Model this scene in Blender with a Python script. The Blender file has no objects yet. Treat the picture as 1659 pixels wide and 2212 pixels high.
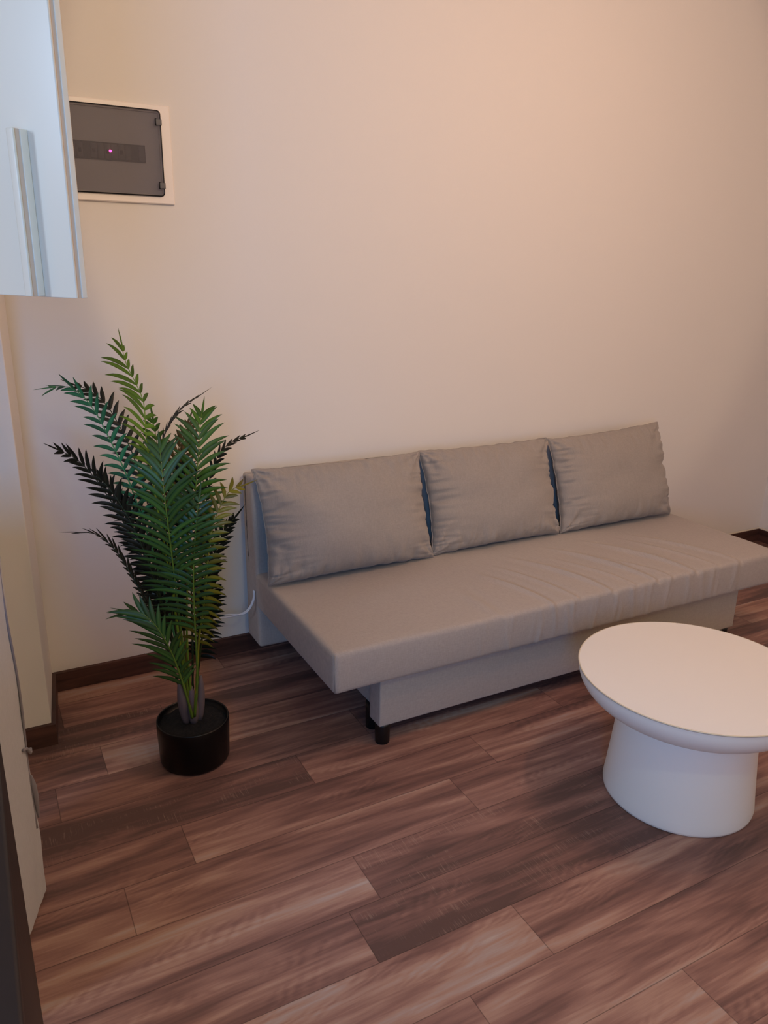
import bpy, bmesh, math, random
from mathutils import Vector, Matrix, noise
R_ = math.radians
C = bpy.context.scene.collection
scn = bpy.context.scene

# ------------------------------------------------------------------ camera
cam = bpy.data.objects.new('camera', bpy.data.cameras.new('camera')); C.objects.link(cam)
cr = Vector((0.8829, -0.4693, 0.0174)).normalized()
cf = Vector((0.4521, 0.8394, -0.3017)).normalized()
cu = cr.cross(cf).normalized(); cr = cf.cross(cu).normalized()
cam.matrix_world = Matrix(((cr.x, cu.x, -cf.x, -0.1221), (cr.y, cu.y, -cf.y, -2.6774), (cr.z, cu.z, -cf.z, 1.4562), (0, 0, 0, 1)))
cam.data.sensor_fit = 'VERTICAL'; cam.data.sensor_height = 24.0
cam.data.lens = 24.0 * 1661.1 / 2212.0
cam.data.clip_start = 0.02
scn.camera = cam

# ------------------------------------------------------------------ light and exposure
scn.view_settings.view_transform = 'Standard'
scn.view_settings.look = 'None'
scn.view_settings.gamma = 1.0
scn.view_settings.use_curve_mapping = False
scn.view_settings.exposure = 0.03
W = bpy.data.worlds.new('world'); scn.world = W; W.use_nodes = True
W.node_tree.nodes['Background'].inputs[0].default_value = (1.0, 0.67, 0.40, 1)
W.node_tree.nodes['Background'].inputs[1].default_value = 0.60

WARM = (0.97, 0.575, 0.37)
def light(name, kind, loc, energy, col, target=None, **kw):
    d = bpy.data.lights.new(name, kind); d.energy = energy; d.color = col
    for k, v in kw.items(): setattr(d, k, v)
    o = bpy.data.objects.new(name, d); C.objects.link(o); o.location = loc
    if target is not None:
        o.rotation_euler = (Vector(target) - Vector(loc)).to_track_quat('-Z', 'Y').to_euler()
    return o
# ceiling fixture with bulbs above the coffee table
light('ceiling_bulb', 'POINT', (2.00, -1.48, 2.45), 15.2, WARM, shadow_soft_size=0.035)
light('ceiling_bulb', 'POINT', (1.76, -1.72, 2.45), 15.2, WARM, shadow_soft_size=0.035)
# kitchen ceiling spot behind the camera, turned to the sofa wall
light('ceiling_spot', 'SPOT', (0.60, -3.0, 2.38), 62, (1.0, 0.75, 0.52), target=(1.60, 0, 1.80), spot_size=R_(53.6), spot_blend=0.16, shadow_soft_size=0.04)
light('kitchen_bulb', 'POINT', (0.62, -2.95, 2.42), 12, (0.85, 1.0, 0.70), shadow_soft_size=0.04)
# daylight from the kitchen window on the left
light('window_daylight', 'AREA', (-2.30, -1.78, 1.90), 25, (0.50, 0.70, 1.0), target=(0.9, -1.50, 0.7), shape='RECTANGLE', size=0.35, size_y=0.6)
# blue fill from behind the camera, added to tint the table
light('added_blue_fill', 'AREA', (-0.62, -3.60, 1.45), 29, (0.05, 0.40, 1.0), target=(0.55, -0.6, 0.75), shape='RECTANGLE', size=0.4, size_y=0.9)

# ------------------------------------------------------------------ helpers
def s2l(c):
    return tuple(((v / 255) / 12.92 if v / 255 <= .04045 else ((v / 255 + .055) / 1.055) ** 2.4) for v in c) + (1,)

def mat(name, col, rough=0.6, spec=0.4, metal=0.0, bump=0.0, bscale=60, var=0.0, stretch=(1, 1, 1), sheen=0.0, coat=0.0):
    m = bpy.data.materials.new(name); m.use_nodes = True
    nt = m.node_tree; b = nt.nodes['Principled BSDF']
    c = s2l(col)
    b.inputs['Base Color'].default_value = c
    b.inputs['Roughness'].default_value = rough
    b.inputs['Specular IOR Level'].default_value = spec
    b.inputs['Metallic'].default_value = metal
    b.inputs['Sheen Weight'].default_value = sheen
    b.inputs['Coat Weight'].default_value = coat
    tc = nt.nodes.new('ShaderNodeTexCoord'); mp = nt.nodes.new('ShaderNodeMapping')
    mp.inputs['Scale'].default_value = stretch
    nt.links.new(tc.outputs['Object'], mp.inputs['Vector'])
    nz = nt.nodes.new('ShaderNodeTexNoise'); nz.inputs['Scale'].default_value = bscale; nz.inputs['Detail'].default_value = 4
    nt.links.new(mp.outputs['Vector'], nz.inputs['Vector'])
    if bump:
        bp = nt.nodes.new('ShaderNodeBump'); bp.inputs['Strength'].default_value = bump; bp.inputs['Distance'].default_value = 0.002
        nt.links.new(nz.outputs['Fac'], bp.inputs['Height']); nt.links.new(bp.outputs['Normal'], b.inputs['Normal'])
    if var:
        mx = nt.nodes.new('ShaderNodeMix'); mx.data_type = 'RGBA'
        mx.inputs['A'].default_value = tuple(v * (1 - var) for v in c[:3]) + (1,)
        mx.inputs['B'].default_value = tuple(min(1, v * (1 + var)) for v in c[:3]) + (1,)
        nt.links.new(nz.outputs['Fac'], mx.inputs['Factor']); nt.links.new(mx.outputs['Result'], b.inputs['Base Color'])
    return m

def fabric(name, col, var=0.10):
    """plain weave: two crossed thread waves and a soft mottling"""
    m = mat(name, col, rough=0.93, spec=0.15, sheen=0.15)
    nt = m.node_tree; b = nt.nodes['Principled BSDF']; c = s2l(col)
    tc = nt.nodes['Texture Coordinate']
    fac = []
    for st in ((60, 900, 900), (900, 60, 60)):
        mp = nt.nodes.new('ShaderNodeMapping'); mp.inputs['Scale'].default_value = st
        nt.links.new(tc.outputs['Object'], mp.inputs['Vector'])
        n = nt.nodes.new('ShaderNodeTexNoise'); n.inputs['Scale'].default_value = 1.0; n.inputs['Detail'].default_value = 2
        nt.links.new(mp.outputs['Vector'], n.inputs['Vector']); fac.append(n.outputs['Fac'])
    ad = nt.nodes.new('ShaderNodeMath'); ad.operation = 'ADD'
    nt.links.new(fac[0], ad.inputs[0]); nt.links.new(fac[1], ad.inputs[1])
    ml = nt.nodes.new('ShaderNodeMath'); ml.operation = 'MULTIPLY'; ml.inputs[1].default_value = 0.5
    nt.links.new(ad.outputs[0], ml.inputs[0])
    rp = nt.nodes.new('ShaderNodeMapRange'); rp.inputs['From Min'].default_value = .35; rp.inputs['From Max'].default_value = .65
    nt.links.new(ml.outputs[0], rp.inputs['Value'])
    mx = nt.nodes.new('ShaderNodeMix'); mx.data_type = 'RGBA'
    mx.inputs['A'].default_value = tuple(v * (1 - var) for v in c[:3]) + (1,)
    mx.inputs['B'].default_value = tuple(v * (1 + var) for v in c[:3]) + (1,)
    nt.links.new(rp.outputs['Result'], mx.inputs['Factor']); nt.links.new(mx.outputs['Result'], b.inputs['Base Color'])
    bp = nt.nodes.new('ShaderNodeBump'); bp.inputs['Strength'].default_value = 0.25; bp.inputs['Distance'].default_value = 0.0006
    nt.links.new(rp.outputs['Result'], bp.inputs['Height']); nt.links.new(bp.outputs['Normal'], b.inputs['Normal'])
    return m

M = {}
M['wall'] = mat('wall_paint', (226, 221, 214), rough=0.75, spec=0.25, bump=0.06, bscale=160)
M['ceiling'] = mat('ceiling_paint', (232, 228, 222), rough=0.9)
M['sofa'] = fabric('sofa_fabric', (171, 161, 152))
M['cushion'] = fabric('cushion_fabric', (152, 144, 137))
M['black'] = mat('black_plastic', (16, 16, 17), rough=0.45, spec=0.4)
M['pot'] = mat('pot_black', (5, 5, 6), rough=0.34, spec=0.3, bump=0.08, bscale=90)
M['soil'] = mat('soil', (13, 11, 11), rough=0.95, bump=1.0, bscale=220, var=0.4)
M['table'] = mat('table_white', (228, 225, 220), rough=0.42, spec=0.4, bump=0.02, bscale=300)
M['rim'] = mat('table_rim', (206, 194, 170), rough=0.35)
M['cab'] = mat('cabinet_white', (214, 205, 186), rough=0.32, spec=0.5)
M['groove'] = mat('cabinet_groove', (196, 172, 150), rough=0.6)
M['dark'] = mat('dark_cabinet', (30, 20, 19), rough=0.5, bump=0.1, bscale=40, stretch=(1, 1, .1), var=0.2)
M['cover'] = fabric('cover_fabric', (184, 184, 186), 0.05)
M['seam'] = fabric('cover_seam', (132, 126, 130), 0.05)
M['frame'] = mat('panel_plastic', (240, 230, 222), rough=0.35)
M['plate'] = mat('panel_plate', (205, 200, 202), rough=0.5)
M['breaker'] = mat('breaker_grey', (96, 94, 96), rough=0.5)
M['cable'] = mat('cable_white', (214, 214, 220), rough=0.35)
M['sheath'] = mat('sheath', (96, 84, 86), rough=0.7, bump=0.5, bscale=60, stretch=(1, 1, .12), var=0.25)
M['metal'] = mat('hinge_metal', (170, 168, 165), rough=0.35, metal=0.9)

# dark reddish brown plinth with a faint wood figure
def plinth_mat():
    m = mat('baseboard_wood', (92, 66, 58), rough=0.45, spec=0.35)
    nt = m.node_tree; b = nt.nodes['Principled BSDF']; tc = nt.nodes['Texture Coordinate']
    mp = nt.nodes.new('ShaderNodeMapping'); mp.inputs['Scale'].default_value = (3, 3, 30)
    nt.links.new(tc.outputs['Object'], mp.inputs['Vector'])
    n = nt.nodes.new('ShaderNodeTexNoise'); n.inputs['Scale'].default_value = 1.2; n.inputs['Detail'].default_value = 9; n.inputs['Distortion'].default_value = 0.6
    nt.links.new(mp.outputs['Vector'], n.inputs['Vector'])
    r = nt.nodes.new('ShaderNodeValToRGB'); e = r.color_ramp.elements
    e[0].position = .3; e[0].color = s2l((54, 36, 33)); e[1].position = .7; e[1].color = s2l((92, 62, 54))
    nt.links.new(n.outputs['Fac'], r.inputs['Fac']); nt.links.new(r.outputs['Color'], b.inputs['Base Color'])
    return m
M['plinth'] = plinth_mat()

# smoked transparent plastic
def smoked():
    m = mat('smoked_plastic', (96, 90, 98), rough=0.5, spec=0.3)
    m.node_tree.nodes['Principled BSDF'].inputs['Alpha'].default_value = 0.62
    return m
M['smoke'] = smoked()
def led_mat():
    m = mat('red_led', (255, 40, 120), rough=0.4)
    b = m.node_tree.nodes['Principled BSDF']
    b.inputs['Emission Color'].default_value = (1.0, 0.05, 0.30, 1); b.inputs['Emission Strength'].default_value = 9
    return m
M['led'] = led_mat()

def leaf_mat():
    m = mat('palm_leaf', (60, 110, 50), rough=0.42, spec=0.35)
    nt = m.node_tree; b = nt.nodes['Principled BSDF']
    a = nt.nodes.new('ShaderNodeVertexColor'); a.layer_name = 'leaf'
    nt.links.new(a.outputs['Color'], b.inputs['Base Color'])
    return m
M['leaf'] = leaf_mat()

def obj(name, bm, m, parent=None, smooth=True, recalc=True):
    if recalc: bmesh.ops.recalc_face_normals(bm, faces=bm.faces)
    me = bpy.data.meshes.new(name); bm.to_mesh(me); bm.free()
    me.materials.append(m)
    if smooth:
        for p in me.polygons: p.use_smooth = True
    o = bpy.data.objects.new(name, me); C.objects.link(o)
    if parent: o.parent = parent
    return o
def thing(name, label, cat, loc=(0, 0, 0), rz=0, group=None):
    o = bpy.data.objects.new(name, None); C.objects.link(o); o.location = loc; o.rotation_euler = (0, 0, rz)
    o['label'] = label; o['category'] = cat
    if group: o['group'] = group
    return o
def tag(o, label, cat, group=None):
    o['label'] = label; o['category'] = cat
    if group: o['group'] = group
    return o
def struct(name, bm, m, smooth=False):
    o = obj(name, bm, m, None, smooth); o['kind'] = 'structure'; return o

def box(bm, x0, x1, y0, y1, z0, z1):
    v = [bm.verts.new((x, y, z)) for x in (x0, x1) for y in (y0, y1) for z in (z0, z1)]
    for f in ((0, 1, 3, 2), (4, 6, 7, 5), (0, 4, 5, 1), (2, 3, 7, 6), (0, 2, 6, 4), (1, 5, 7, 3)):
        bm.faces.new([v[i] for i in f])
    return v
def bbox(x0, x1, y0, y1, z0, z1, bev=0.002, seg=2):
    bm = bmesh.new(); box(bm, x0, x1, y0, y1, z0, z1)
    bmesh.ops.recalc_face_normals(bm, faces=bm.faces)
    if bev: bmesh.ops.bevel(bm, geom=list(bm.edges), offset=bev, segments=seg, affect='EDGES', profile=0.7)
    return bm
def flat(o):
    for p in o.data.polygons: p.use_smooth = False
    return o

def tube(bm, pts, rad, seg=8, cap=True):
    pts = [Vector(p) for p in pts]; rings = []; up = Vector((0, 0, 1)); prev = None
    for i, p in enumerate(pts):
        t = (pts[min(i + 1, len(pts) - 1)] - pts[max(i - 1, 0)]).normalized()
        a = (prev - t * prev.dot(t)) if prev else (up.cross(t) if abs(t.dot(up)) < .95 else Vector((1, 0, 0)).cross(t))
        a.normalize(); b = t.cross(a); prev = a
        r = rad[i] if isinstance(rad, (list, tuple)) else rad
        rings.append([bm.verts.new(p + (a * math.cos(k * 2 * math.pi / seg) + b * math.sin(k * 2 * math.pi / seg)) * r) for k in range(seg)])
    for i in range(len(rings) - 1):
        for k in range(seg):
            bm.faces.new((rings[i][k], rings[i][(k + 1) % seg], rings[i + 1][(k + 1) % seg], rings[i + 1][k]))
    if cap:
        bm.faces.new(rings[0][::-1]); bm.faces.new(rings[-1])
    return rings
def spline(pts, n):
    pts = [Vector(p) for p in pts]; out = []
    L = [0]
    for a, b in zip(pts, pts[1:]): L.append(L[-1] + (b - a).length)
    for i in range(n):
        s = L[-1] * i / (n - 1); k = 0
        while k < len(L) - 2 and L[k + 1] < s: k += 1
        t = (s - L[k]) / (L[k + 1] - L[k]); p1, p2 = pts[k], pts[k + 1]
        p0 = pts[k - 1] if k else p1 * 2 - p2; p3 = pts[k + 2] if k + 2 < len(pts) else p2 * 2 - p1
        out.append(0.5 * ((2 * p1) + (p2 - p0) * t + (2 * p0 - 5 * p1 + 4 * p2 - p3) * t * t + (3 * p1 - p0 - 3 * p2 + p3) * t ** 3))
    return out
def lathe(prof, seg=96):
    bm = bmesh.new(); rings = []
    for r, z in prof:
        if r < 1e-6: rings.append([bm.verts.new((0, 0, z))])
        else: rings.append([bm.verts.new((r * math.cos(k * 2 * math.pi / seg), r * math.sin(k * 2 * math.pi / seg), z)) for k in range(seg)])
    for a, b in zip(rings, rings[1:]):
        for k in range(seg):
            k2 = (k + 1) % seg
            if len(a) == 1: bm.faces.new((a[0], b[k], b[k2]))
            elif len(b) == 1: bm.faces.new((a[k], a[k2], b[0]))
            else: bm.faces.new((a[k], a[k2], b[k2], b[k]))
    return bm
def arc(cx, cz, r, a0, a1, n):
    return [(cx + r * math.cos(R_(a0 + (a1 - a0) * i / n)), cz + r * math.sin(R_(a0 + (a1 - a0) * i / n))) for i in range(n + 1)]

def rounded_box(x0, x1, y0, y1, z0, z1, r, nx, ny, nz, disp=None, rx=None):
    """gridded box with rounded edges; disp(p, n) moves each surface point"""
    bm = bmesh.new(); cache = {}
    def ticks(a, b, n, r):
        e = [a, a + r * .12, a + r * .35, a + r * .65, a + r]
        inner = [a + r + (b - a - 2 * r) * i / n for i in range(1, n)]
        return e + inner + [a + b - t for t in reversed(e)]
    tx, ty, tz = ticks(x0, x1, nx, r), ticks(y0, y1, ny, r), ticks(z0, z1, nz, r)
    def vert(x, y, z):
        k = (round(x, 6), round(y, 6), round(z, 6))
        if k in cache: return cache[k]
        p = Vector((x, y, z))
        q = Vector((min(max(x, x0 + r), x1 - r), min(max(y, y0 + r), y1 - r), min(max(z, z0 + r), z1 - r)))
        d = p - q; n = d.normalized() if d.length > 1e-9 else Vector((0, 0, 1))
        p = q + n * r
        if disp: p = p + disp(p, n)
        cache[k] = bm.verts.new(p); return cache[k]
    def grid(A, B, f):
        for a0, a1 in zip(A, A[1:]):
            for b0, b1 in zip(B, B[1:]):
                bm.faces.new((vert(*f(a0, b0)), vert(*f(a1, b0)), vert(*f(a1, b1)), vert(*f(a0, b1))))
    for z in (z0, z1): grid(tx, ty, lambda a, b: (a, b, z))
    for y in (y0, y1): grid(tx, tz, lambda a, b: (a, y, b))
    for x in (x0, x1): grid(ty, tz, lambda a, b: (x, a, b))
    return bm

# ------------------------------------------------------------------ room shell
H = 2.72; XL = -0.80; XR = 3.77; YB = -4.2
bm = bmesh.new(); box(bm, XL - .1, XR + .1, 0.0, 0.12, -0.02, H); struct('wall_back', bm, M['wall'])
bm = bmesh.new(); box(bm, XR, XR + .12, YB, 0.0, -0.02, H); struct('wall_right', bm, M['wall'])
bm = bmesh.new(); box(bm, XL - .12, XL, -0.96, 0.0, -0.02, H); struct('wall_left', bm, M['wall'])
bm = bbox(XL, -0.036, -0.333, -0.0005, 0.0, H - .001, 0.006, 3)
# the side of the pier runs slightly out towards the sofa wall
for v in bm.verts:
    if v.co.x > -0.3 and v.co.y > -0.1: v.co.x += 0.034
struct('wall_pier', bm, M['wall'])
bm = bmesh.new(); box(bm, -2.6, XR + .1, YB, 0.12, H, H + .05); struct('ceiling', bm, M['ceiling'])

# baseboards
hb = 0.0735
def base(name, pts):
    """mitred board following the wall line pts, thick towards the room (right-hand side)"""
    bm = bmesh.new()
    n = len(pts); inner = []
    for i, p in enumerate(pts):
        p = Vector(p); ns = []
        if i: t = (p - Vector(pts[i - 1])).normalized(); ns.append(Vector((t.y, -t.x)))
        if i < n - 1: t = (Vector(pts[i + 1]) - p).normalized(); ns.append(Vector((t.y, -t.x)))
        b = sum(ns, Vector((0, 0))); b = b / (b.dot(ns[0])); inner.append(p + b * 0.012)
    for i in range(n - 1):
        a, b, c, d = Vector(pts[i]), Vector(pts[i + 1]), inner[i + 1], inner[i]
        vs = []
        for q, z in ((a, 0), (b, 0), (c, 0), (d, 0), (a, hb), (b, hb), (c, hb - .002), (d, hb - .002)):
            vs.append(bm.verts.new((q.x, q.y, z + .0005)))
        for f in ((0, 1, 2, 3), (4, 7, 6, 5), (3, 2, 6, 7), (0, 4, 5, 1), (0, 3, 7, 4), (1, 5, 6, 2)):
            bm.faces.new([vs[k] for k in f])
    return struct(name, bm, M['plinth'])
base('baseboard_back', [(0.0, -.001), (XR, -.001)])
base('baseboard_right', [(XR - .0005, -.013), (XR - .0005, YB)])
base('baseboard_pier', [(XL, -.3335), (-.0355, -.3335), (-.0015, -.001)])
# fine white bead added for the highlight line along the top of the boards
bm = bmesh.new(); tube(bm, [(2.72, -.008, hb + .001), (XR - .008, -.008, hb + .001), (XR - .008, -1.6, hb + .001)], .0058, 8)
struct('highlight_bead_1', bm, M['cab'])

# ------------------------------------------------------------------ floor: one quad per plank, figure from the material
def floor_mat():
    m = bpy.data.materials.new('vinyl_planks'); m.use_nodes = True
    nt = m.node_tree; b = nt.nodes['Principled BSDF']; L = nt.links.new; N = nt.nodes.new
    b.inputs['Specular IOR Level'].default_value = 0.35
    uv = N('ShaderNodeUVMap'); uv.uv_map = 'plank'
    at = N('ShaderNodeVertexColor'); at.layer_name = 'tone'       # r: plank bias, g: random offset, b: saw marks
    sp = N('ShaderNodeSeparateColor'); L(at.outputs['Color'], sp.inputs['Color'])
    of = N('ShaderNodeCombineXYZ')
    mu = N('ShaderNodeMath'); mu.operation = 'MULTIPLY'; mu.inputs[1].default_value = 37.0; L(sp.outputs['Green'], mu.inputs[0]); L(mu.outputs[0], of.inputs['Z'])
    L(mu.outputs[0], of.inputs['X'])
    geo = N('ShaderNodeTexCoord'); ad = N('ShaderNodeVectorMath'); ad.operation = 'ADD'
    L(geo.outputs['Object'], ad.inputs[0]); L(of.outputs[0], ad.inputs[1])
    def nz(sx, sy, det, dist, rough=.55):
        mp = N('ShaderNodeMapping'); mp.inputs['Scale'].default_value = (sx, sy, 1); L(ad.outputs[0], mp.inputs['Vector'])
        n = N('ShaderNodeTexNoise'); n.inputs['Scale'].default_value = 1; n.inputs['Detail'].default_value = det
        n.inputs['Distortion'].default_value = dist; n.inputs['Roughness'].default_value = rough
        L(mp.outputs[0], n.inputs['Vector']); return n.outputs['Fac']
    def math_(op, a, b_):
        q = N('ShaderNodeMath'); q.operation = op
        for i, v in enumerate((a, b_)):
            if isinstance(v, (int, float)): q.inputs[i].default_value = v
            else: L(v, q.inputs[i])
        return q.outputs[0]
    broad = nz(1.7, 15, 3, .5); fine = nz(9, 190, 5, .35, .7); mid = nz(4, 60, 4, .5)
    v = math_('ADD', math_('MULTIPLY', broad, .95), math_('MULTIPLY', mid, .34))
    v = math_('ADD', v, math_('MULTIPLY', fine, .16))
    v = math_('ADD', v, math_('SUBTRACT', math_('MULTIPLY', sp.outputs['Red'], .50), .46))
    # cathedral rings in small patches
    mp = N('ShaderNodeMapping'); mp.inputs['Scale'].default_value = (1.0, 3.2, 1); L(ad.outputs[0], mp.inputs['Vector'])
    wv = N('ShaderNodeTexWave'); wv.wave_type = 'RINGS'; wv.rings_direction = 'Z'; wv.inputs['Scale'].default_value = 9
    wv.inputs['Distortion'].default_value = 7; wv.inputs['Detail'].default_value = 2; wv.inputs['Detail Scale'].default_value = 1.3
    L(mp.outputs[0], wv.inputs['Vector'])
    msk = N('ShaderNodeMapRange'); msk.inputs['From Min'].default_value = .56; msk.inputs['From Max'].default_value = .68
    L(nz(3.4, 15, 1, .3), msk.inputs['Value'])
    rg = math_('MULTIPLY', math_('SUBTRACT', wv.outputs['Fac'], .5), math_('MULTIPLY', msk.outputs['Result'], .06))
    v = math_('ADD', v, rg)
    cr_ = N('ShaderNodeValToRGB'); e = cr_.color_ramp.elements
    e[0].position = .22; e[0].color = s2l((92, 68, 62))
    e[1].position = .84; e[1].color = s2l((196, 180, 170))
    for p, c in ((.36, (122, 88, 79)), (.48, (148, 110, 97)), (.58, (170, 134, 116)), (.68, (172, 150, 139))):
        q = cr_.color_ramp.elements.new(p); q.color = s2l(c)
    L(v, cr_.inputs['Fac'])
    # saw marks across the grain on some planks
    saw = nz(330, 16, 2, 0); sm = N('ShaderNodeMapRange'); sm.inputs['From Min'].default_value = .54; sm.inputs['From Max'].default_value = .74
    L(saw, sm.inputs['Value'])
    area = N('ShaderNodeMapRange'); area.inputs['From Min'].default_value = .50; area.inputs['From Max'].default_value = .62; L(nz(5, 22, 2, 0), area.inputs['Value'])
    sf = math_('MULTIPLY', math_('MULTIPLY', sm.outputs['Result'], area.outputs['Result']), math_('MULTIPLY', sp.outputs['Blue'], .42))
    mx = N('ShaderNodeMix'); mx.data_type = 'RGBA'; L(sf, mx.inputs['Factor']); L(cr_.outputs['Color'], mx.inputs['A']); mx.inputs['B'].default_value = s2l((182, 152, 134))
    # joints between planks
    su = N('ShaderNodeSeparateXYZ'); L(uv.outputs['UV'], su.inputs[0])
    ju = math_('MINIMUM', su.outputs['X'], su.outputs['Y'])        # metres from the nearest edge, baked in the two UV axes
    jn = N('ShaderNodeMapRange'); jn.inputs['From Min'].default_value = .0004; jn.inputs['From Max'].default_value = .0016; jn.inputs['To Min'].default_value = .45; jn.inputs['To Max'].default_value = 1
    L(ju, jn.inputs['Value'])
    mm = N('ShaderNodeMix'); mm.data_type = 'RGBA'; mm.blend_type = 'MULTIPLY'; mm.inputs['Factor'].default_value = 1
    L(mx.outputs['Result'], mm.inputs['A']); L(jn.outputs['Result'], mm.inputs['B']); L(mm.outputs['Result'], b.inputs['Base Color'])
    rr = N('ShaderNodeMapRange'); rr.inputs['To Min'].default_value = .52; rr.inputs['To Max'].default_value = .68; L(mid, rr.inputs['Value']); L(rr.outputs['Result'], b.inputs['Roughness'])
    bp = N('ShaderNodeBump'); bp.inputs['Strength'].default_value = .25; bp.inputs['Distance'].default_value = .001
    L(fine, bp.inputs['Height']); L(bp.outputs['Normal'], b.inputs['Normal'])
    return m
random.seed(5)
rowh, plen = 0.158, 0.943
known = {  # row index k covers y from -.735-.158k to -.735-.158(k+1): seam x and {(start x): (tone, saw)}
    -2: (0.09, {0.09: (.70, 0), -0.853: (.38, 0)}),
    -1: (-.058, {-.058: (.50, 0), .885: (.55, 0)}),
    0: (.625, {-.318: (.16, 1), .625: (.64, 0)}),
    1: (.228, {.228: (.54, 0), -.715: (.52, .3)}),
    2: (.05, {.05: (.56, .3), .993: (.62, .3), -.893: (.50, 0)}),
    3: (.595, {-.348: (.72, 0), .595: (.33, 1)}),
    4: (.508, {-.435: (.56, 0), .508: (.30, 1), 1.451: (.55, 0)}),
    5: (.866, {-.077: (.78, .2), .866: (.62, 0)}),
    6: (.64, {-.303: (.74, .2), .64: (.66, .3)}),
    7: (.15, {.15: (.70, .4), 1.093: (.62, .2)}),
}
bm = bmesh.new(); uvl = bm.loops.layers.uv.new('plank'); tl = bm.loops.layers.color.new('tone')
for k in range(-6, 24):
    ya = min(0.0, -.735 - rowh * k); yb = -.735 - rowh * (k + 1)
    if yb >= 0 or ya < YB: continue
    s0, tones = known.get(k, (random.uniform(0, plen), {}))
    x = s0 - plen * 5
    while x < XR:
        x1 = x + plen; a, b_ = max(x, -2.6), min(x1, XR)
        if b_ > a:
            tone, saw = next((t for q, t in tones.items() if abs(q - x) < .01), (random.uniform(.35, .72), random.choice((0, 0, .3, 1))))
            off = random.random(); my = (ya + yb) / 2; mxx = (a + b_) / 2
            # split into four so that each loop can carry its distance to the plank's edges
            pts = {}
            for i, px in enumerate((a, mxx, b_)):
                for j, py in enumerate((ya, my, yb)): pts[i, j] = bm.verts.new((px, py, 0))
            for i in (0, 1):
                for j in (0, 1):
                    ids = ((i, j), (i, j + 1), (i + 1, j + 1), (i + 1, j))
                    f = bm.faces.new([pts[q] for q in ids])
                    for lp, q in zip(f.loops, ids):
                        lp[uvl].uv = ((b_ - a) / 2 if q[0] == 1 else 0, (ya - yb) / 2 if q[1] == 1 else 0)
                        lp[tl] = (tone, off, saw, 1)
        x = x1
fo = obj('floor', bm, floor_mat(), None, False, False); fo['kind'] = 'structure'

# ------------------------------------------------------------------ sofa
SX0, SX1 = 0.706, 2.706
sofa = thing('sofa', 'long armless grey-beige fabric sofa bed against the wall with a deep overhanging seat', 'sofa', ((SX0 + SX1) / 2, -.45, 0))
def local(bm, root):
    bmesh.ops.translate(bm, verts=bm.verts, vec=-Vector(root.location)); return bm
folds = []  # creases of the seat cover: x at front edge, x drift to the rear, amplitude, width, how far back they reach
random.seed(11)
for xf, dr, am, w, back in ((1.30, -.02, .0015, .03, .30), (1.52, -.10, .0035, .022, .40), (1.63, -.12, .003, .018, .45), (1.78, -.16, .005, .02, .50), (1.90, -.14, .003, .014, .42), (2.00, -.17, .006, .018, .52),
                            (2.08, -.12, .003, .013, .3), (2.20, -.18, .006, .018, .52), (2.33, -.15, .003, .018, .48), (2.45, -.20, .005, .018, .5)):
    folds.append((xf, dr, am, w, back))
def seat_disp(p, n):
    d = Vector((0, 0, 0)); t = (p.y + .848) / .70          # 0 front, 1 rear
    if n.z > .2:
        cr0 = 0.006 * (1 - ((p.x - 1.706) / 1.0) ** 2) * (1 - (2 * t - 1) ** 2)
        d.z += cr0
        for xf, dr, am, w, back in folds:
            u = max(0, t / (back * 1.25))
            if u < 1.15:
                xc = xf + dr * (u ** 1.5); g = math.exp(-((p.x - xc) / (w * (.45 + .6 * u))) ** 2) - .7 * math.exp(-((p.x - xc - w * 1.1) / (w * .9)) ** 2)
                d.z += am * g * max(0, math.sin(min(1, max(0, u * .9 + .12)) * math.pi)) * 3.0
        d.z += .0016 * noise.noise(Vector((p.x * 4, p.y * 9, 0)))
    if n.y < -.2:
        hz = (p.z - .248) / .137
        d.y -= .004 * math.sin(hz * math.pi)
        for i in range(26):
            xc = 1.16 + i * .052 + .02 * math.sin(i * 2.7); am = .0052 * (.35 + .65 * abs(math.sin(i * 1.9))) * min(1, (xc - 1.0) / .5)
            wd = .006 + .006 * abs(math.sin(i * 3.1))
            d.y -= am * math.exp(-((p.x - xc - .008 * math.sin(hz * 3 + i)) / wd) ** 2) * (.35 + .65 * abs(math.sin(hz * 2.2 + i * 1.3)))
        d.y += .002 * noise.noise(Vector((p.x * 9, 0, p.z * 5)))
    if n.x < -.3: d.x -= .003 * math.sin((p.z - .248) / .137 * math.pi)
    return d
bm = rounded_box(SX0, SX1, -.850, -.150, .248, .385, .016, 330, 56, 8, seat_disp)
seat = obj('seat_mattress', local(bm, sofa), M['sofa'], sofa)
# corner seams of the cover
for xx in (SX0 + .004, SX1 - .004):
    bm = bmesh.new(); tube(bm, [(xx, -.8475, .256), (xx - .0012 * (1 if xx < 1 else -1), -.8495, .31), (xx, -.8475, .380)], .0018, 6)
    obj('seam', local(bm, sofa), M['cushion'], seat)

def lean(z): return max(0, (z - .09)) / .65
def back_disp(p, n):
    d = Vector((0, 0, 0))
    if p.y < -.09: d.y += .036 * lean(p.z) ** 1.2
    d += n * .0015 * noise.noise(Vector((p.x * 6, 3, p.z * 6)))
    if n.z > .3: d.z += .004 * noise.noise(Vector((p.x * 5, p.y * 6, 1)))
    return d
bm = rounded_box(SX0, SX1, -.178, -.038, .090, .744, .014, 160, 8, 30, back_disp)
obj('backrest', local(bm, sofa), M['sofa'], sofa)
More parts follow.
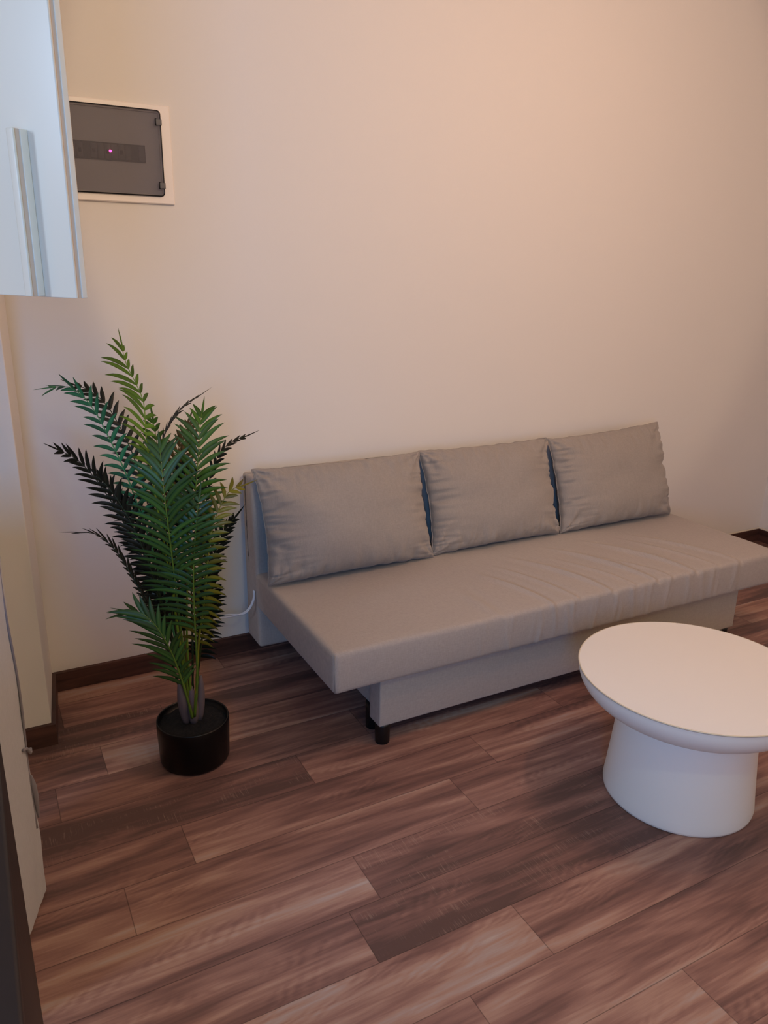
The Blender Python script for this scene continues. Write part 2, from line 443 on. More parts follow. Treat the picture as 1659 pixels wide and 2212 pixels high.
# storage box below: recessed side boards and a front board
bm = bbox(.900, 2.51, -.742, -.205, .095, .2475, .003)
bx = obj('storage_base', local(bm, sofa), M['sofa'], sofa)
bm = bbox(.880, 2.530, -.813, -.743, .0705, .2475, .004)
obj('front_panel', local(bm, sofa), M['sofa'], sofa)
for fx, fy in ((.903, -.790), (.915, -.700), (2.49, -.790), (2.49, -.30), (.915, -.30)):
    prof = [(0, .0), (.021, .0), (.0235, .002), (.0245, .065), (.0245, .094 if fy > -.75 else .0705), (0, .094 if fy > -.75 else .0705)]
    bm = lathe(prof, 32); bmesh.ops.translate(bm, verts=bm.verts, vec=(fx, fy, .0))
    o = obj('foot', local(bm, sofa), M['black'], sofa); o['label'] = 'black round plastic foot'
for fx in (SX0 + .34, SX1 - .34):
    bm = lathe([(0, .0), (.02, .0), (.022, .09), (0, .0905)], 24); bmesh.ops.translate(bm, verts=bm.verts, vec=(fx, -.11, .0))
    o = obj('foot', local(bm, sofa), M['black'], sofa); o['label'] = 'black round plastic foot'

# ------------------------------------------------------------------ loose back cushions
def cushion(x0, x1, seed, label, topdrop=0.0, dy=0.0, tilt=0.0, h=.425, skew=0.0):
    w = (x1 - x0)
    nu, nv = 110, 76
    bm = bmesh.new(); G = {}
    for side in (1, -1):
        for i in range(nu + 1):
            for j in range(nv + 1):
                u = -math.cos(math.pi * i / nu) * .55 + (2 * i / nu - 1) * .45
                v = -math.cos(math.pi * j / nv) * .55 + (2 * j / nv - 1) * .45
                edge = i in (0, nu) or j in (0, nv)
                if edge and side == -1: G[side, i, j] = G[1, i, j]; continue
                ins_u = .030 * max(0, 1 - v * v) ** .8; ins_v = .022 * max(0, 1 - u * u) ** .8
                x = u * (w / 2) * (1 - ins_u * 2 * abs(u)); z = v * (h / 2) * (1 - ins_v * 2 * abs(v))
                # ragged seam line
                if abs(v) > .8: z += .004 * noise.noise(Vector((u * 9, v, seed))) * (abs(v) - .8) / .2
                if abs(u) > .8: x += .004 * noise.noise(Vector((u, v * 9, seed + 3))) * (abs(u) - .8) / .2
                fu = max(0, 1 - abs(u) ** 2.6); fv = max(0, 1 - abs(v) ** 2.6)
                t = (fu * fv) ** .40
                T = .092 if side == 1 else .042
                y = -T * t * (1 - .10 * v) if side == 1 else T * t
                if side == 1:
                    eu = math.exp(-(1 - abs(u)) / .16); ev = math.exp(-(1 - abs(v)) / .20)
                    k = (1 - abs(u)) * (1 - abs(v))
                    ramp = min(1, t * 1.6)
                    y += ramp * eu * .026 * noise.noise(Vector((u * 1.6, v * 6.5 + u * 1.2, seed * 7.1)))
                    y += ramp * ev * .016 * noise.noise(Vector((u * 10.0, v * 1.5, seed * 5.3 + 9)))
                    # sharp puckers close to the side seams
                    r1 = abs(noise.noise(Vector((u * .8, v * 7.5, seed * 3.3 + 20))))
                    y += ramp * eu * (.030 if u < 0 else .016) * math.exp(-(r1 / .09) ** 2)
                    r2 = abs(noise.noise(Vector((u * 9, v * 1.1, seed * 2.9 + 40))))
                    y += ramp * ev * .012 * math.exp(-(r2 / .09) ** 2)
                    y += .010 * noise.noise(Vector((u * 2.2, v * 2.2, seed)))
                    # diagonal pull towards the corners
                    for su in (-1, 1):
                        for sv in (-1, 1):
                            du, dv = (su - u) * w / 2, (sv - v) * h / 2; rr = math.hypot(du, dv)
                            if rr < .16:
                                an = math.atan2(dv * sv, du * su)
                                y += ramp * .010 * (1 - rr / .16) * math.sin(an * 9 + seed + su + sv * 2)
                x += topdrop * (v + 1) / 2
                G[side, i, j] = bm.verts.new((x, y, z + h / 2 + skew * u * (v + 1) / 2))
    for side in (1, -1):
        for i in range(nu):
            for j in range(nv):
                q = [G[side, i, j], G[side, i + 1, j], G[side, i + 1, j + 1], G[side, i, j + 1]]
                bm.faces.new(q if side == 1 else q[::-1])
    o = obj('back_cushion', bm, M['cushion'])
    o.location = ((x0 + x1) / 2, -.295 + dy, .392); o.rotation_euler = (R_(-19), R_(tilt), 0)
    tag(o, label, 'cushion', 'loose back cushions on the sofa')
    # corded seam round the edge
    bm2 = bmesh.new(); pts = []
    def P(i, j):
        u = -math.cos(math.pi * i / nu) * .55 + (2 * i / nu - 1) * .45; v = -math.cos(math.pi * j / nv) * .55 + (2 * j / nv - 1) * .45
        ins_u = .030 * max(0, 1 - v * v) ** .8; ins_v = .022 * max(0, 1 - u * u) ** .8
        x = u * (w / 2) * (1 - ins_u * 2 * abs(u)); z = v * (h / 2) * (1 - ins_v * 2 * abs(v))
        if abs(v) > .8: z += .004 * noise.noise(Vector((u * 9, v, seed))) * (abs(v) - .8) / .2
        if abs(u) > .8: x += .004 * noise.noise(Vector((u, v * 9, seed + 3))) * (abs(u) - .8) / .2
        return (x + topdrop * (v + 1) / 2, 0, z + h / 2 + skew * u * (v + 1) / 2)
    ring = [P(i, 0) for i in range(nu)] + [P(nu, j) for j in range(nv)] + [P(i, nv) for i in range(nu, 0, -1)] + [P(0, j) for j in range(nv, 0, -1)]
    ring.append(ring[0]); tube(bm2, ring, .0022, 5, False)
    obj('seam', bm2, M['cushion'], o)
    return o
cushion(.700, 1.377, 1.0, 'grey-beige loose cushion leaning on the left end of the sofa back, nearest the palm', dy=-.012, h=.412)
cushion(1.378, 2.012, 2.4, 'grey-beige middle cushion between the two end cushions on the sofa', dy=0, h=.412)
cushion(2.013, 2.668, 4.7, 'grey-beige cushion at the right end of the sofa, farthest from the palm', dy=-.004, h=.418, skew=.012)

# ------------------------------------------------------------------ coffee table
tb = thing('coffee_table', 'round white coffee table with dished top on a drum pedestal in front of the sofa', 'table', (1.571, -1.393, 0))
prof = [(0, .0), (.206, .0), (.2105, .003), (.2112, .010)]
for i in range(1, 13):
    t = i / 12; prof.append((.2112 + (.186 - .2112) * t ** .9, .010 + (.300 - .010) * t))
prof.append((0, .300))
obj('pedestal', lathe(prof, 128), M['table'], tb)
prof = [(0, .288), (.188, .290)]
for i in range(0, 15):
    a = R_(90 * i / 14); prof.append((.190 + (.3165 - .190) * max(0, math.sin(a)) ** .85, .290 + (.388 - .290) * (1 - math.cos(a))))
prof += [(.3172, .3895), (.3165, .3906), (.3150, .3908), (0, .3906)]
obj('tabletop', lathe(prof, 160), M['table'], tb)
bm = lathe([(.3162, .3885), (.3176, .3880), (.3181, .3898), (.3176, .3914), (.3160, .3918), (.3150, .3909), (.3162, .3885)], 160)
o = obj('rim', bm, M['rim'], tb); o['label'] = 'thin beige rim of the tabletop'

# ------------------------------------------------------------------ potted palm
PX, PY = .345, -.603
palm = thing('potted_palm', 'tall feathery green palm in a round black pot left of the sofa', 'plant', (PX, PY, 0))
prof = [(0, 0), (.094, 0), (.101, .004), (.1045, .012), (.1085, .120), (.1085, .138), (.1075, .1415), (.1050, .1415), (.1030, .139), (.1025, .118), (0, .118)]
o = obj('pot', lathe(prof, 96), M['pot'], palm); o['label'] = 'round glossy black plastic pot'
bm = bmesh.new(); n = 22
V = {}
for i in range(n + 1):
    for k in range(40):
        r = .102 * i / n; a = k * math.pi / 20
        V[i, k] = bm.verts.new((r * math.cos(a), r * math.sin(a), .121 + .006 * noise.noise(Vector((r * 60 * math.cos(a), r * 60 * math.sin(a), 0))) + .006 * (1 - i / n))) if i else None
c0 = bm.verts.new((0, 0, .128))
for i in range(n):
    for k in range(40):
        k2 = (k + 1) % 40
        if i == 0: bm.faces.new((c0, V[1, k], V[1, k2]))
        else: bm.faces.new((V[i, k], V[i + 1, k], V[i + 1, k2], V[i, k2]))
obj('soil', bm, M['soil'], palm)

COL = {'mid': ((88, 134, 88), (158, 178, 112)), 'lime': ((164, 184, 72), (192, 206, 110)), 'teal': ((92, 160, 130), (140, 196, 162)), 'dark': ((46, 62, 42), (76, 94, 58)),  # blue daylight painted into one frond's green; shade painted into the inner dark ones
       'olive': ((168, 158, 70), (186, 180, 96)), 'khaki': ((148, 138, 102), (168, 160, 120)), 'green': ((124, 156, 74), (172, 188, 106))}
FRONDS = [
    ([(0.2866, -0.6871, 1.0028), (0.2822, -0.7188, 0.9217), (0.2854, -0.7206, 0.8338), (0.2944, -0.7027, 0.7229), (0.3058, -0.6747, 0.6022), (0.3182, -0.6474, 0.4453), (0.3295, -0.6193, 0.2936), (0.3374, -0.6009, 0.1359)], 0.118, 0.125, 0.5, -8, 'mid', 21, 48),  # front
    ([(0.2283, -0.5989, 1.2566), (0.2343, -0.6022, 1.2124), (0.252, -0.6117, 1.1653), (0.2675, -0.6201, 1.1139), (0.2675, -0.6201, 1.0503), (0.27, -0.6101, 0.9919), (0.2789, -0.6035, 0.8933), (0.2956, -0.6011, 0.7298), (0.3126, -0.5989, 0.5281), (0.3268, -0.6066, 0.2878), (0.3336, -0.5989, 0.1358)], 0.105, 0.045, 0.34, 35, 'lime', 17, 62),  # tall
    ([(0.0603, -0.4517, 1.1379), (0.1062, -0.4764, 1.1413), (0.1414, -0.4954, 1.11), (0.1669, -0.5091, 1.0631), (0.1876, -0.5202, 1.0064), (0.2121, -0.5335, 0.9359), (0.2369, -0.5468, 0.8439), (0.2716, -0.5655, 0.6802), (0.3012, -0.5814, 0.4939), (0.3245, -0.594, 0.2663), (0.3299, -0.5969, 0.1357)], 0.065, 0.075, 0.42, 20, 'teal', 17, 50),  # curling left, blue daylight put into its colour
    ([(0.1372, -0.3568, 1.1271), (0.1649, -0.3717, 1.116), (0.2039, -0.4041, 1.0793), (0.229, -0.429, 1.025), (0.2513, -0.4523, 0.9609), (0.2675, -0.4724, 0.8893), (0.2846, -0.5043, 0.7712), (0.3045, -0.5378, 0.5934), (0.3226, -0.5702, 0.3637), (0.3308, -0.586, 0.1292)], 0.06, 0.06, 0.4, -30, 'dark', 17, 45),  # backdark
    ([(0.0747, -0.3459, 0.944), (0.1156, -0.3679, 0.919), (0.1557, -0.3895, 0.8676), (0.1885, -0.4071, 0.8055), (0.2173, -0.434, 0.7385), (0.2509, -0.4634, 0.6491), (0.2817, -0.5027, 0.5401), (0.3081, -0.5511, 0.3889), (0.3271, -0.584, 0.2447), (0.3311, -0.5975, 0.1357)], 0.062, 0.085, 0.66, 10, 'dark', 26, 48),  # leftdark
    ([(0.0925, -0.4009, 0.7106), (0.1384, -0.4256, 0.7073), (0.1771, -0.4464, 0.6724), (0.2064, -0.4622, 0.6195), (0.2323, -0.4875, 0.5553), (0.2583, -0.5129, 0.4889), (0.2846, -0.5384, 0.4036), (0.3091, -0.5743, 0.2758), (0.3261, -0.5948, 0.1356)], 0.028, 0.058, 0.62, 30, 'dark', 20, 30),  # lowleft
    ([(0.1792, -0.618, 0.5367), (0.2132, -0.6476, 0.5324), (0.2438, -0.6641, 0.4977), (0.267, -0.6766, 0.4482), (0.2857, -0.6753, 0.3924), (0.3, -0.6717, 0.3352), (0.3201, -0.6597, 0.24), (0.3367, -0.6346, 0.1538)], 0.115, 0.085, 0.7, -15, 'mid', 15, 34),  # lowfront
    ([(0.4133, -0.6418, 1.077), (0.4004, -0.6575, 1.0343), (0.3929, -0.6648, 0.9795), (0.3825, -0.6706, 0.9113), (0.3737, -0.6659, 0.8458), (0.3617, -0.648, 0.7349), (0.3487, -0.6297, 0.5911), (0.3383, -0.6241, 0.4155), (0.3406, -0.614, 0.2725), (0.3436, -0.6042, 0.136)], 0.095, 0.1, 0.42, 5, 'green', 20, 52),  # right
    ([(0.3801, -0.692, 0.8587), (0.3667, -0.7075, 0.806), (0.3544, -0.7123, 0.7233), (0.3477, -0.7087, 0.6351), (0.3468, -0.6968, 0.5187), (0.3511, -0.6764, 0.4071), (0.353, -0.6548, 0.2904), (0.344, -0.6272, 0.149)], 0.13, 0.075, 0.55, -5, 'mid', 20, 62),  # rightlow
    ([(0.4863, -0.7265, 0.8876), (0.4574, -0.7223, 0.8769), (0.4346, -0.7214, 0.8468), (0.4121, -0.7207, 0.801), (0.3987, -0.7248, 0.7605), (0.3893, -0.7197, 0.7), (0.3817, -0.7156, 0.6316), (0.3735, -0.6999, 0.543), (0.362, -0.671, 0.4316), (0.3526, -0.6545, 0.3058), (0.344, -0.6272, 0.149)], 0.08, 0.06, 0.66, 20, 'olive', 24, 66),  # olive
    ([(0.5356, -0.6168, 0.9986), (0.504, -0.5998, 0.982), (0.4748, -0.5954, 0.957), (0.4546, -0.5845, 0.9163), (0.4353, -0.5855, 0.8575), (0.4189, -0.588, 0.7635), (0.4026, -0.5906, 0.6246), (0.3812, -0.6018, 0.4412), (0.3511, -0.6083, 0.1362)], 0.045, 0.045, 0.48, 45, 'dark', 20, 45),  # farright
    ([(0.4469, -0.4782, 1.0968), (0.4091, -0.4691, 1.0711), (0.374, -0.4616, 1.0334), (0.3451, -0.4574, 0.9808), (0.3309, -0.4611, 0.9213), (0.3243, -0.4803, 0.8295), (0.3219, -0.5131, 0.669), (0.329, -0.5623, 0.4351), (0.3386, -0.6016, 0.1359)], 0.04, 0.04, 0.45, 60, 'dark', 24, 35),  # backtop
    ([(0.4267, -0.4218, 1.0087), (0.406, -0.422, 0.9617), (0.386, -0.4226, 0.9074), (0.3699, -0.4253, 0.8385), (0.3574, -0.4527, 0.7464), (0.3492, -0.4937, 0.5992), (0.3476, -0.5496, 0.3948), (0.3411, -0.6029, 0.136)], 0.05, 0.095, 0.45, -30, 'khaki', 20, 50),  # backright
    ([(0.2227, -0.4029, 0.7859), (0.2489, -0.4169, 0.765), (0.2737, -0.4303, 0.7223), (0.2942, -0.4527, 0.6606), (0.3091, -0.4834, 0.5801), (0.3202, -0.5122, 0.4763), (0.3269, -0.5498, 0.3532), (0.3336, -0.5989, 0.1358)], 0.085, 0.085, 0.62, 0, 'dark', 24, 70),  # innera, its shade inside the crown put into the dark colour
    ([(0.2486, -0.4963, 0.7034), (0.2708, -0.4969, 0.65), (0.2881, -0.5062, 0.5847), (0.3041, -0.5148, 0.5107), (0.3179, -0.5336, 0.4325), (0.3297, -0.5513, 0.3377), (0.3361, -0.6002, 0.1358)], 0.075, 0.075, 0.55, 10, 'dark', 18, 70),  # innerb, deep in the crown, shade painted as dark leaf colour
    ([(0.4359, -0.5858, 0.551), (0.4215, -0.578, 0.4983), (0.4064, -0.5813, 0.4422), (0.3908, -0.5842, 0.3779), (0.3776, -0.5885, 0.313), (0.364, -0.5925, 0.2396), (0.3461, -0.6056, 0.1361)], 0.055, 0.06, 0.55, 10, 'dark', 16, 60),  # lowright
    ([(0.4898, -0.6375, 0.7684), (0.4683, -0.6373, 0.7435), (0.4452, -0.6363, 0.7046), (0.4235, -0.6359, 0.6443), (0.4056, -0.6376, 0.5693), (0.3883, -0.6283, 0.4513), (0.3665, -0.6166, 0.2985), (0.3486, -0.6069, 0.1361)], 0.055, 0.05, 0.55, 25, 'dark', 20, 45),  # midright
    ([(0.3125, -0.4966, 1.044), (0.3178, -0.4995, 0.9847), (0.3209, -0.5011, 0.904), (0.3202, -0.5121, 0.7967), (0.3222, -0.5246, 0.6727), (0.3269, -0.5498, 0.5054), (0.3321, -0.5867, 0.292), (0.3336, -0.5989, 0.1358)], 0.075, 0.06, 0.5, 15, 'green', 20, 58),  # innerc
    ([(0.3893, -0.4925, 0.9088), (0.3907, -0.4933, 0.825), (0.389, -0.5038, 0.7282), (0.3843, -0.5239, 0.6188), (0.3751, -0.5531, 0.4973), (0.3612, -0.5796, 0.3283), (0.3436, -0.6042, 0.136)], 0.085, 0.09, 0.55, -10, 'dark', 20, 60),  # innerd
    ([(0.1489, -0.5335, 0.9035), (0.1768, -0.5485, 0.8649), (0.2058, -0.5641, 0.8058), (0.2322, -0.5783, 0.7321), (0.257, -0.5917, 0.6427), (0.2826, -0.5941, 0.5175), (0.3093, -0.5971, 0.3643), (0.3286, -0.5962, 0.1357)], 0.07, 0.085, 0.6, 12, 'dark', 20, 52),  # leftmid
]
ER = Vector((.8829, -.4693, 0)).normalized(); EF = Vector((-.4741, -.8804, 0)).normalized()
def frond(pts, LL, LR, send, tw, key, nl, ang, seed):
    rnd = random.Random(seed)
    bm = bmesh.new(); cl = bm.loops.layers.color.new('leaf')
    c_leaf, c_rib = (Vector(s2l(c)[:3]) for c in COL[key])
    root = Vector((PX, PY, 0)); pts = [Vector(p) - root for p in pts]
    N = 90; sp = spline(pts, N)
    # stem and rachis
    rad = [.0009 + .0024 * min(1, (i / N) * 1.5) + (.0012 if i / N > .85 else 0) for i in range(N)]
    for node in (.72, .80, .88):
        rad[int(node * N)] += .0009
    before = set(bm.faces); tube(bm, sp[::2], rad[::2], 6)
    stemcol = c_rib * .8 + Vector(s2l((120, 132, 58))[:3]) * .35
    for f in bm.faces:
        for l in f.loops: l[cl] = (*stemcol, 1)
    def leaflet(base, d0, d1, nrm, length, width, tone, droop):
        K = 7; prev = None; p = base.copy()
        for k in range(K + 1):
            t = k / K; d = (d0 * (1 - t) + d1 * t).normalized()
            if k: p = p + d * (length / K) + Vector((0, 0, -droop * t * length / K))
            w = width * min(1, .35 + t * 3.2) * (1 if t < .5 else max(0, (1 - t) / .5) ** .75)
            side = d.cross(nrm).normalized(); nn = side.cross(d).normalized()
            vs = (bm.verts.new(p - side * w - nn * w * .35), bm.verts.new(p), bm.verts.new(p + side * w - nn * w * .35))
            if prev:
                for a in (0, 1):
                    f = bm.faces.new((prev[a], prev[a + 1], vs[a + 1], vs[a]))
                    for l in f.loops:
                        c = c_leaf * tone
                        if l.vert in (prev[1], vs[1]): c = c * .45 + c_rib * .55 * tone
                        tipc = Vector(s2l((132, 122, 70))[:3]) * .5
                        tt = max(0, t - .75) * 1.6; c = c * (1 - tt) + (c * .6 + tipc * .4) * tt
                        l[cl] = (*c, 1)
            prev = vs
    tw_ = R_(tw); sv = ER * math.cos(tw_) + EF * math.sin(tw_)
    for i in range(nl):
        s = (i + .6) / nl; idx = s * send * (N - 1); i0 = int(idx); P = sp[i0].lerp(sp[i0 + 1], idx - i0)
        T = (sp[max(0, i0 - 1)] - sp[min(N - 1, i0 + 2)]).normalized()      # points to the tip
        side = (sv - T * sv.dot(T)).normalized(); nrm = side.cross(T).normalized()
        if nrm.dot(EF) < 0: nrm = -nrm
        prof = min(1, .42 + s * 2.6) * (1 - .25 * max(0, s - .7) / .3)
        a0 = R_(ang * .62 + ang * .62 * s) ; a1 = a0 * 1.12
        for sg, LM in ((-1, LL), (1, LR)):
            L_ = LM * 1.12 * prof * rnd.uniform(.9, 1.06)
            j = R_(rnd.uniform(-5, 5)); lift = rnd.uniform(.05, .30)
            d0 = (side * sg * math.sin(a0 * .8 + j) + T * math.cos(a0 * .8 + j) + nrm * lift * .4)
            d1 = (side * sg * math.sin(a1 * 1.15 + j) + T * math.cos(a1 * 1.15 + j) - nrm * (.22 - lift))
            leaflet(P + nrm * .001, d0.normalized(), d1.normalized(), nrm, L_, .0052 + .0016 * min(1, L_ / .1), rnd.uniform(.82, 1.15), .22)
    T = (sp[0] - sp[3]).normalized(); side = (sv - T * sv.dot(T)).normalized(); nrm = side.cross(T)
    leaflet(sp[1], T, T, nrm, .060, .0034, 1.0, 0.0)
    o = obj('frond', bm, M['leaf'], palm, True, False); o['label'] = LAB[key]
    return o
LAB = {'green': 'yellowish green feather frond', 'mid': 'mid green feather frond', 'lime': 'upright lime green frond', 'teal': 'frond curling left, blue daylight painted into its green', 'dark': 'dark green frond', 'olive': 'olive yellow frond', 'khaki': 'khaki frond at the rear'}
for i, f in enumerate(FRONDS): frond(*f, seed=i + 3)
# brown sheaths round the foot of the stems
for (ax, ay, az), (bx_, by_, bz_), r in (((-.018, .006, .118), (-.034, .004, .262), .015), ((.002, -.004, .118), (-.002, -.006, .250), .017), ((.020, .006, .118), (.034, .010, .268), .015)):
    bm = bmesh.new(); rr = [r * .62, r * .85, r, r * 1.02, r * .9, r * .62, r * .3]
    P = [Vector((ax, ay, az)).lerp(Vector((bx_, by_, bz_)), t / 6) for t in range(7)]
    tube(bm, P, rr, 14)
    o = obj('stem_sheath', bm, M['sheath'], palm); o['label'] = 'purplish brown leaf sheath at the stem foot'

# ------------------------------------------------------------------ fuse box in the wall
fb = thing('electrical_panel', 'cream framed fuse box with smoked grey door and small red light in the wall', 'fuse box', (.34, 0, 1.64))
def frame_bm(x0, x1, z0, z1, ix0, ix1, iz0, iz1, y0, y1):
    bm = bmesh.new(); O = [(x0, z0), (x1, z0), (x1, z1), (x0, z1)]; I = [(ix0, iz0), (ix1, iz0), (ix1, iz1), (ix0, iz1)]
    rings = [[bm.verts.new((x, y, z)) for x, z in L] for L, y in ((O, y0), (O, y1 + .003), ([(x + (.003 if x < .3 else -.003), z + (.003 if z < 1.8 else -.003)) for x, z in O], y1), (I, y1), (I, y0))]
    for a, b in zip(rings, rings[1:]):
        for k in range(4): bm.faces.new((a[k], a[(k + 1) % 4], b[(k + 1) % 4], b[k]))
    return bm
X0 = .140
fr = obj('frame', local(frame_bm(X0, .529, 1.640, 1.9255, .182, .493, 1.668, 1.904, -.0005, -.013), fb), M['frame'], fb, False)
bm = bmesh.new(); box(bm, .183, .492, -.004, -.0008, 1.669, 1.903); obj('back_plate', local(bm, fb), M['plate'], fb, False)
bm = bmesh.new(); box(bm, .200, .447, -.0075, -.0042, 1.758, 1.808)
flat(obj('breaker_slot', local(bm, fb), M['black'], fb))
for k in range(12):
    x = .204 + k * .0202
    if k in (3, 10): continue
    bm = bbox(x, x + .0185, -.0105, -.0076, 1.762, 1.804, .0008, 1)
    q = obj('breaker', local(bm, fb), M['breaker'], fb)
    if k % 2 == 0:
        bm = bbox(x + .005, x + .0135, -.0128, -.0106, 1.776, 1.788, .0008, 1); obj('switch', local(bm, fb), M['black'], q)
bm = bmesh.new(); bmesh.ops.create_uvsphere(bm, u_segments=16, v_segments=10, radius=.0038, matrix=Matrix.Translation((.3415, -.0115, 1.7845)) @ Matrix.Diagonal((1.25, .7, 1, 1)))
o = obj('indicator_light', local(bm, fb), M['led'], fb); o['label'] = 'glowing pink-red indicator light'
# door: rounded slab of smoked plastic with a thicker dark edge
def rr_loop(x0, x1, z0, z1, r, n=6):
    out = []
    for cx, cz, a in ((x1 - r, z1 - r, 0), (x0 + r, z1 - r, 90), (x0 + r, z0 + r, 180), (x1 - r, z0 + r, 270)):
        for i in range(n + 1): out.append((cx + r * math.cos(R_(a + 90 * i / n)), cz + r * math.sin(R_(a + 90 * i / n))))
    return out
bm = bmesh.new()
LO = [(rr_loop(.178, .498, 1.662, 1.910, .012), -.0133), (rr_loop(.178, .498, 1.662, 1.910, .012), -.019), (rr_loop(.182, .494, 1.666, 1.906, .010), -.0215)]
rings = [[bm.verts.new((x, y, z)) for x, z in L] for L, y in LO]
for a, b in zip(rings, rings[1:]):
    for k in range(len(a)): bm.faces.new((a[k], a[(k + 1) % len(a)], b[(k + 1) % len(a)], b[k]))
bm.faces.new(rings[-1]); 
dr = flat(obj('smoked_door', local(bm, fb), M['smoke'], fb))
bm = bmesh.new()
A_, B_ = rr_loop(.178, .498, 1.662, 1.910, .012), rr_loop(.181, .495, 1.665, 1.907, .010)
ra = [bm.verts.new((x, -.0205, z)) for x, z in A_]; rb = [bm.verts.new((x, -.0222, z)) for x, z in B_]; rc = [bm.verts.new((x, -.0130, z)) for x, z in A_]
for k in range(len(ra)):
    k2 = (k + 1) % len(ra); bm.faces.new((ra[k], ra[k2], rb[k2], rb[k])); bm.faces.new((rc[k], rc[k2], ra[k2], ra[k]))
obj('door_edge', local(bm, fb), M['black'], dr, False)
for z in (1.876, 1.694):
    bm = bbox(.482, .500, -.0255, -.0150, z - .009, z + .009, .002)
    o = obj('hinge', local(bm, fb), M['breaker'], fb)
    bm = bmesh.new(); tube(bm, [(.483, -.022, z - .010), (.483, -.022, z + .010)], .0032, 10); obj('pin', local(bm, fb), M['black'], o)

# ------------------------------------------------------------------ wall cabinet with its door standing open
cb = thing('wall_cabinet', 'glossy white kitchen wall cabinet with open door and vertical bar handle at top left', 'cabinet', (-.40, -1.35, 1.4175))
ZB, ZT = 1.4175, 2.30
bd = Vector((-.53, .85, 0)).normalized(); bt = Vector((.85, .53, 0)).normalized()
B0 = Vector((.0095, -1.7, 0))
DW = .46
hinge = B0 + bd * DW
def pbox(a0, a1, t0, t1, z0, z1, bev=.0015):
    """box in the door's own frame: a along the face from the free edge, t outwards-to-inside from the rear face"""
    bm = bbox(a0, a1, t0, t1, z0, z1, bev, 2)
    for v in bm.verts:
        p = B0 + bd * v.co.x + bt * v.co.y; v.co = Vector((p.x, p.y, v.co.z))
    return bm
def dl(bm): return local(bm, cb)
door = obj('door', dl(pbox(0, DW, -.0160, -.0130, ZB, ZT, .001)), M['cab'], cb)
q = obj('edge_groove', dl(pbox(.0018, DW, -.0130, -.0075, ZB, ZT, 0)), M['groove'], door, False); q['label'] = 'beige groove in the door edge'
obj('rear_board', dl(pbox(0, DW, -.0075, 0, ZB, ZT, .001)), M['cab'], door)
def handle(a):
    h = obj('handle', dl(pbox(a, a + .011, -.0350, -.0318, ZB + .001, ZB + .178, .001)), M['cab'], door)
    q = obj('groove', dl(pbox(a + .0016, a + .0095, -.0319, -.0255, ZB + .001, ZB + .178, 0)), M['groove'], h, False)
    obj('foot_strip', dl(pbox(a, a + .011, -.0256, -.0161, ZB + .001, ZB + .178, .001)), M['cab'], h)
handle(.0535)
# carcass: hinged at its left front corner
cx0, cx1, cy0, cy1 = XL + .001, hinge.x - .018, hinge.y + .012, hinge.y + .345
for nm, args in (('side_panel', (cx1 - .018, cx1, cy0, cy1, ZB, ZT)), ('side_panel', (cx0, cx0 + .018, cy0, cy1, ZB, ZT)), ('bottom_panel', (cx0 + .018, cx1 - .018, cy0, cy1, ZB, ZB + .018)),
                 ('top_panel', (cx0 + .018, cx1 - .018, cy0, cy1, ZT - .018, ZT)), ('back_panel', (cx0 + .018, cx1 - .018, cy1 - .008, cy1, ZB + .018, ZT - .018)), ('shelf', (cx0 + .018, cx1 - .018, cy0 + .02, cy1 - .008, 1.84, 1.858))):
    flat(obj(nm, dl(bbox(*args, .001, 1)), M['cab'], cb))
for z in (1.52, 2.20):
    bm = bmesh.new(); tube(bm, [(hinge.x - .012, hinge.y - .002, z), (hinge.x - .012, hinge.y - .002, z + .05)], .007, 10); obj('hinge', dl(bm), M['metal'], cb)

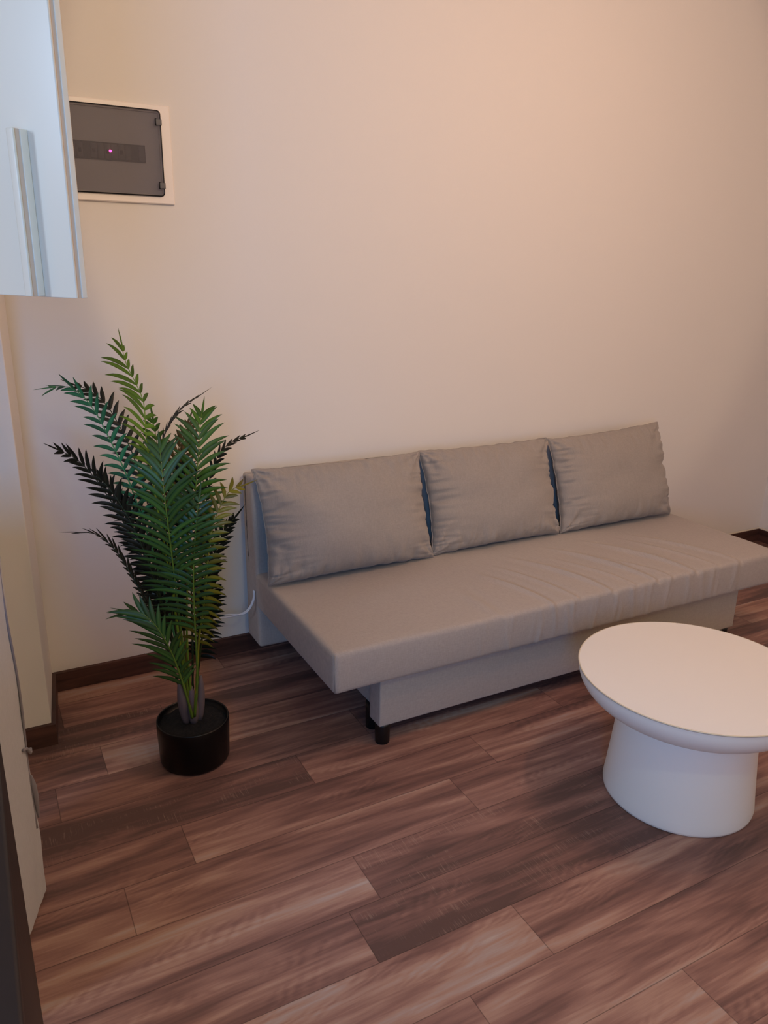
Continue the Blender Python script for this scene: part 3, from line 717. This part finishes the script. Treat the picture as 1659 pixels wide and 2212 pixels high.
# ------------------------------------------------------------------ fabric cover and dark base cabinet at the left edge
fc = thing('fabric_cover', 'grey-beige fabric cover with piped seam at the left edge beyond the dark cabinet', 'fabric cover', (-.113, -.975, 0), 0)
e1 = Vector((-.359, -.933, 0)); e2 = Vector((-.933, .359, 0))
def cmap(bm, z=0):
    for v in bm.verts:
        p = e1 * v.co.x + e2 * v.co.y; v.co = Vector((p.x, p.y, v.co.z))
    return bm
def cd(p, n):
    d = Vector((0, 0, 0))
    if n.y < -.1: d.y += .004 * noise.noise(Vector((p.x * 9, 0, p.z * 4))) + .003 * noise.noise(Vector((p.x * 30, 5, p.z * 9)))
    if p.x < .02: d.x += .006 * noise.noise(Vector((0, p.y, p.z * 5 + 3))) + .003 * noise.noise(Vector((0, p.y, p.z * 17)))
    return d
body = obj('body', cmap(rounded_box(0, .40, 0, .34, .0005, .93, .012, 40, 20, 90, cd)), M['cover'], fc)
bm = bmesh.new()
tube(bm, [(.018 + .004 * math.sin(z * 9), -.001 - .002 * math.sin(z * 14), z) for z in [.20 + .02 * i for i in range(36)]], .0028, 8)
o = obj('seam', cmap(bm), M['seam'], fc); o['label'] = 'darker piped seam'
bm = bmesh.new(); tube(bm, spline([(.045, -.004, .425), (.028, -.007, .418), (.014, -.008, .398), (.002, -.004, .402)], 12), .0035, 8)
o = obj('tie', cmap(bm), M['seam'], fc); o['label'] = 'short fabric tie'
bm = bmesh.new(); tube(bm, spline([(.016, -.003, .34), (.013, -.005, .28), (.010, -.004, .22)], 12), [.002, .004, .006, .007, .007, .007, .0065, .006, .005, .004, .003, .002], 8)
o = obj('tie', cmap(bm), M['seam'], fc); o['label'] = 'short fabric tie'

dk = thing('base_cabinet', 'dark brown base cabinet side running towards the camera at the bottom left corner', 'cabinet', (-.40, -1.95, 0))
o = obj('carcass', local(bbox(-.70, -.151, -2.45, -1.60, .0005, .845, .004), dk), M['dark'], dk)
obj('worktop', local(bbox(-.70, -.1505, -2.45, -1.5995, .8455, .875, .004), dk), M['dark'], dk)

# ------------------------------------------------------------------ white cable behind the palm
bm = bmesh.new()
for off, ph in ((0, 0), (.007, .6)):
    pts = [(.699, -.150 - off, .318), (.697, -.150 - off, .285), (.680, -.150 - off, .250), (.655, -.140 - off, .228), (.610, -.11 + off, .210 + off), (.570, -.075, .204), (.530, -.04 + off, .226), (.500, -.015, .262), (.485, -.010, .30)]
    tube(bm, spline(pts, 46), .0032, 8)
tag(obj('power_cable', bm, M['cable']), 'thin white double cable running from behind the palm to the sofa end', 'cable')
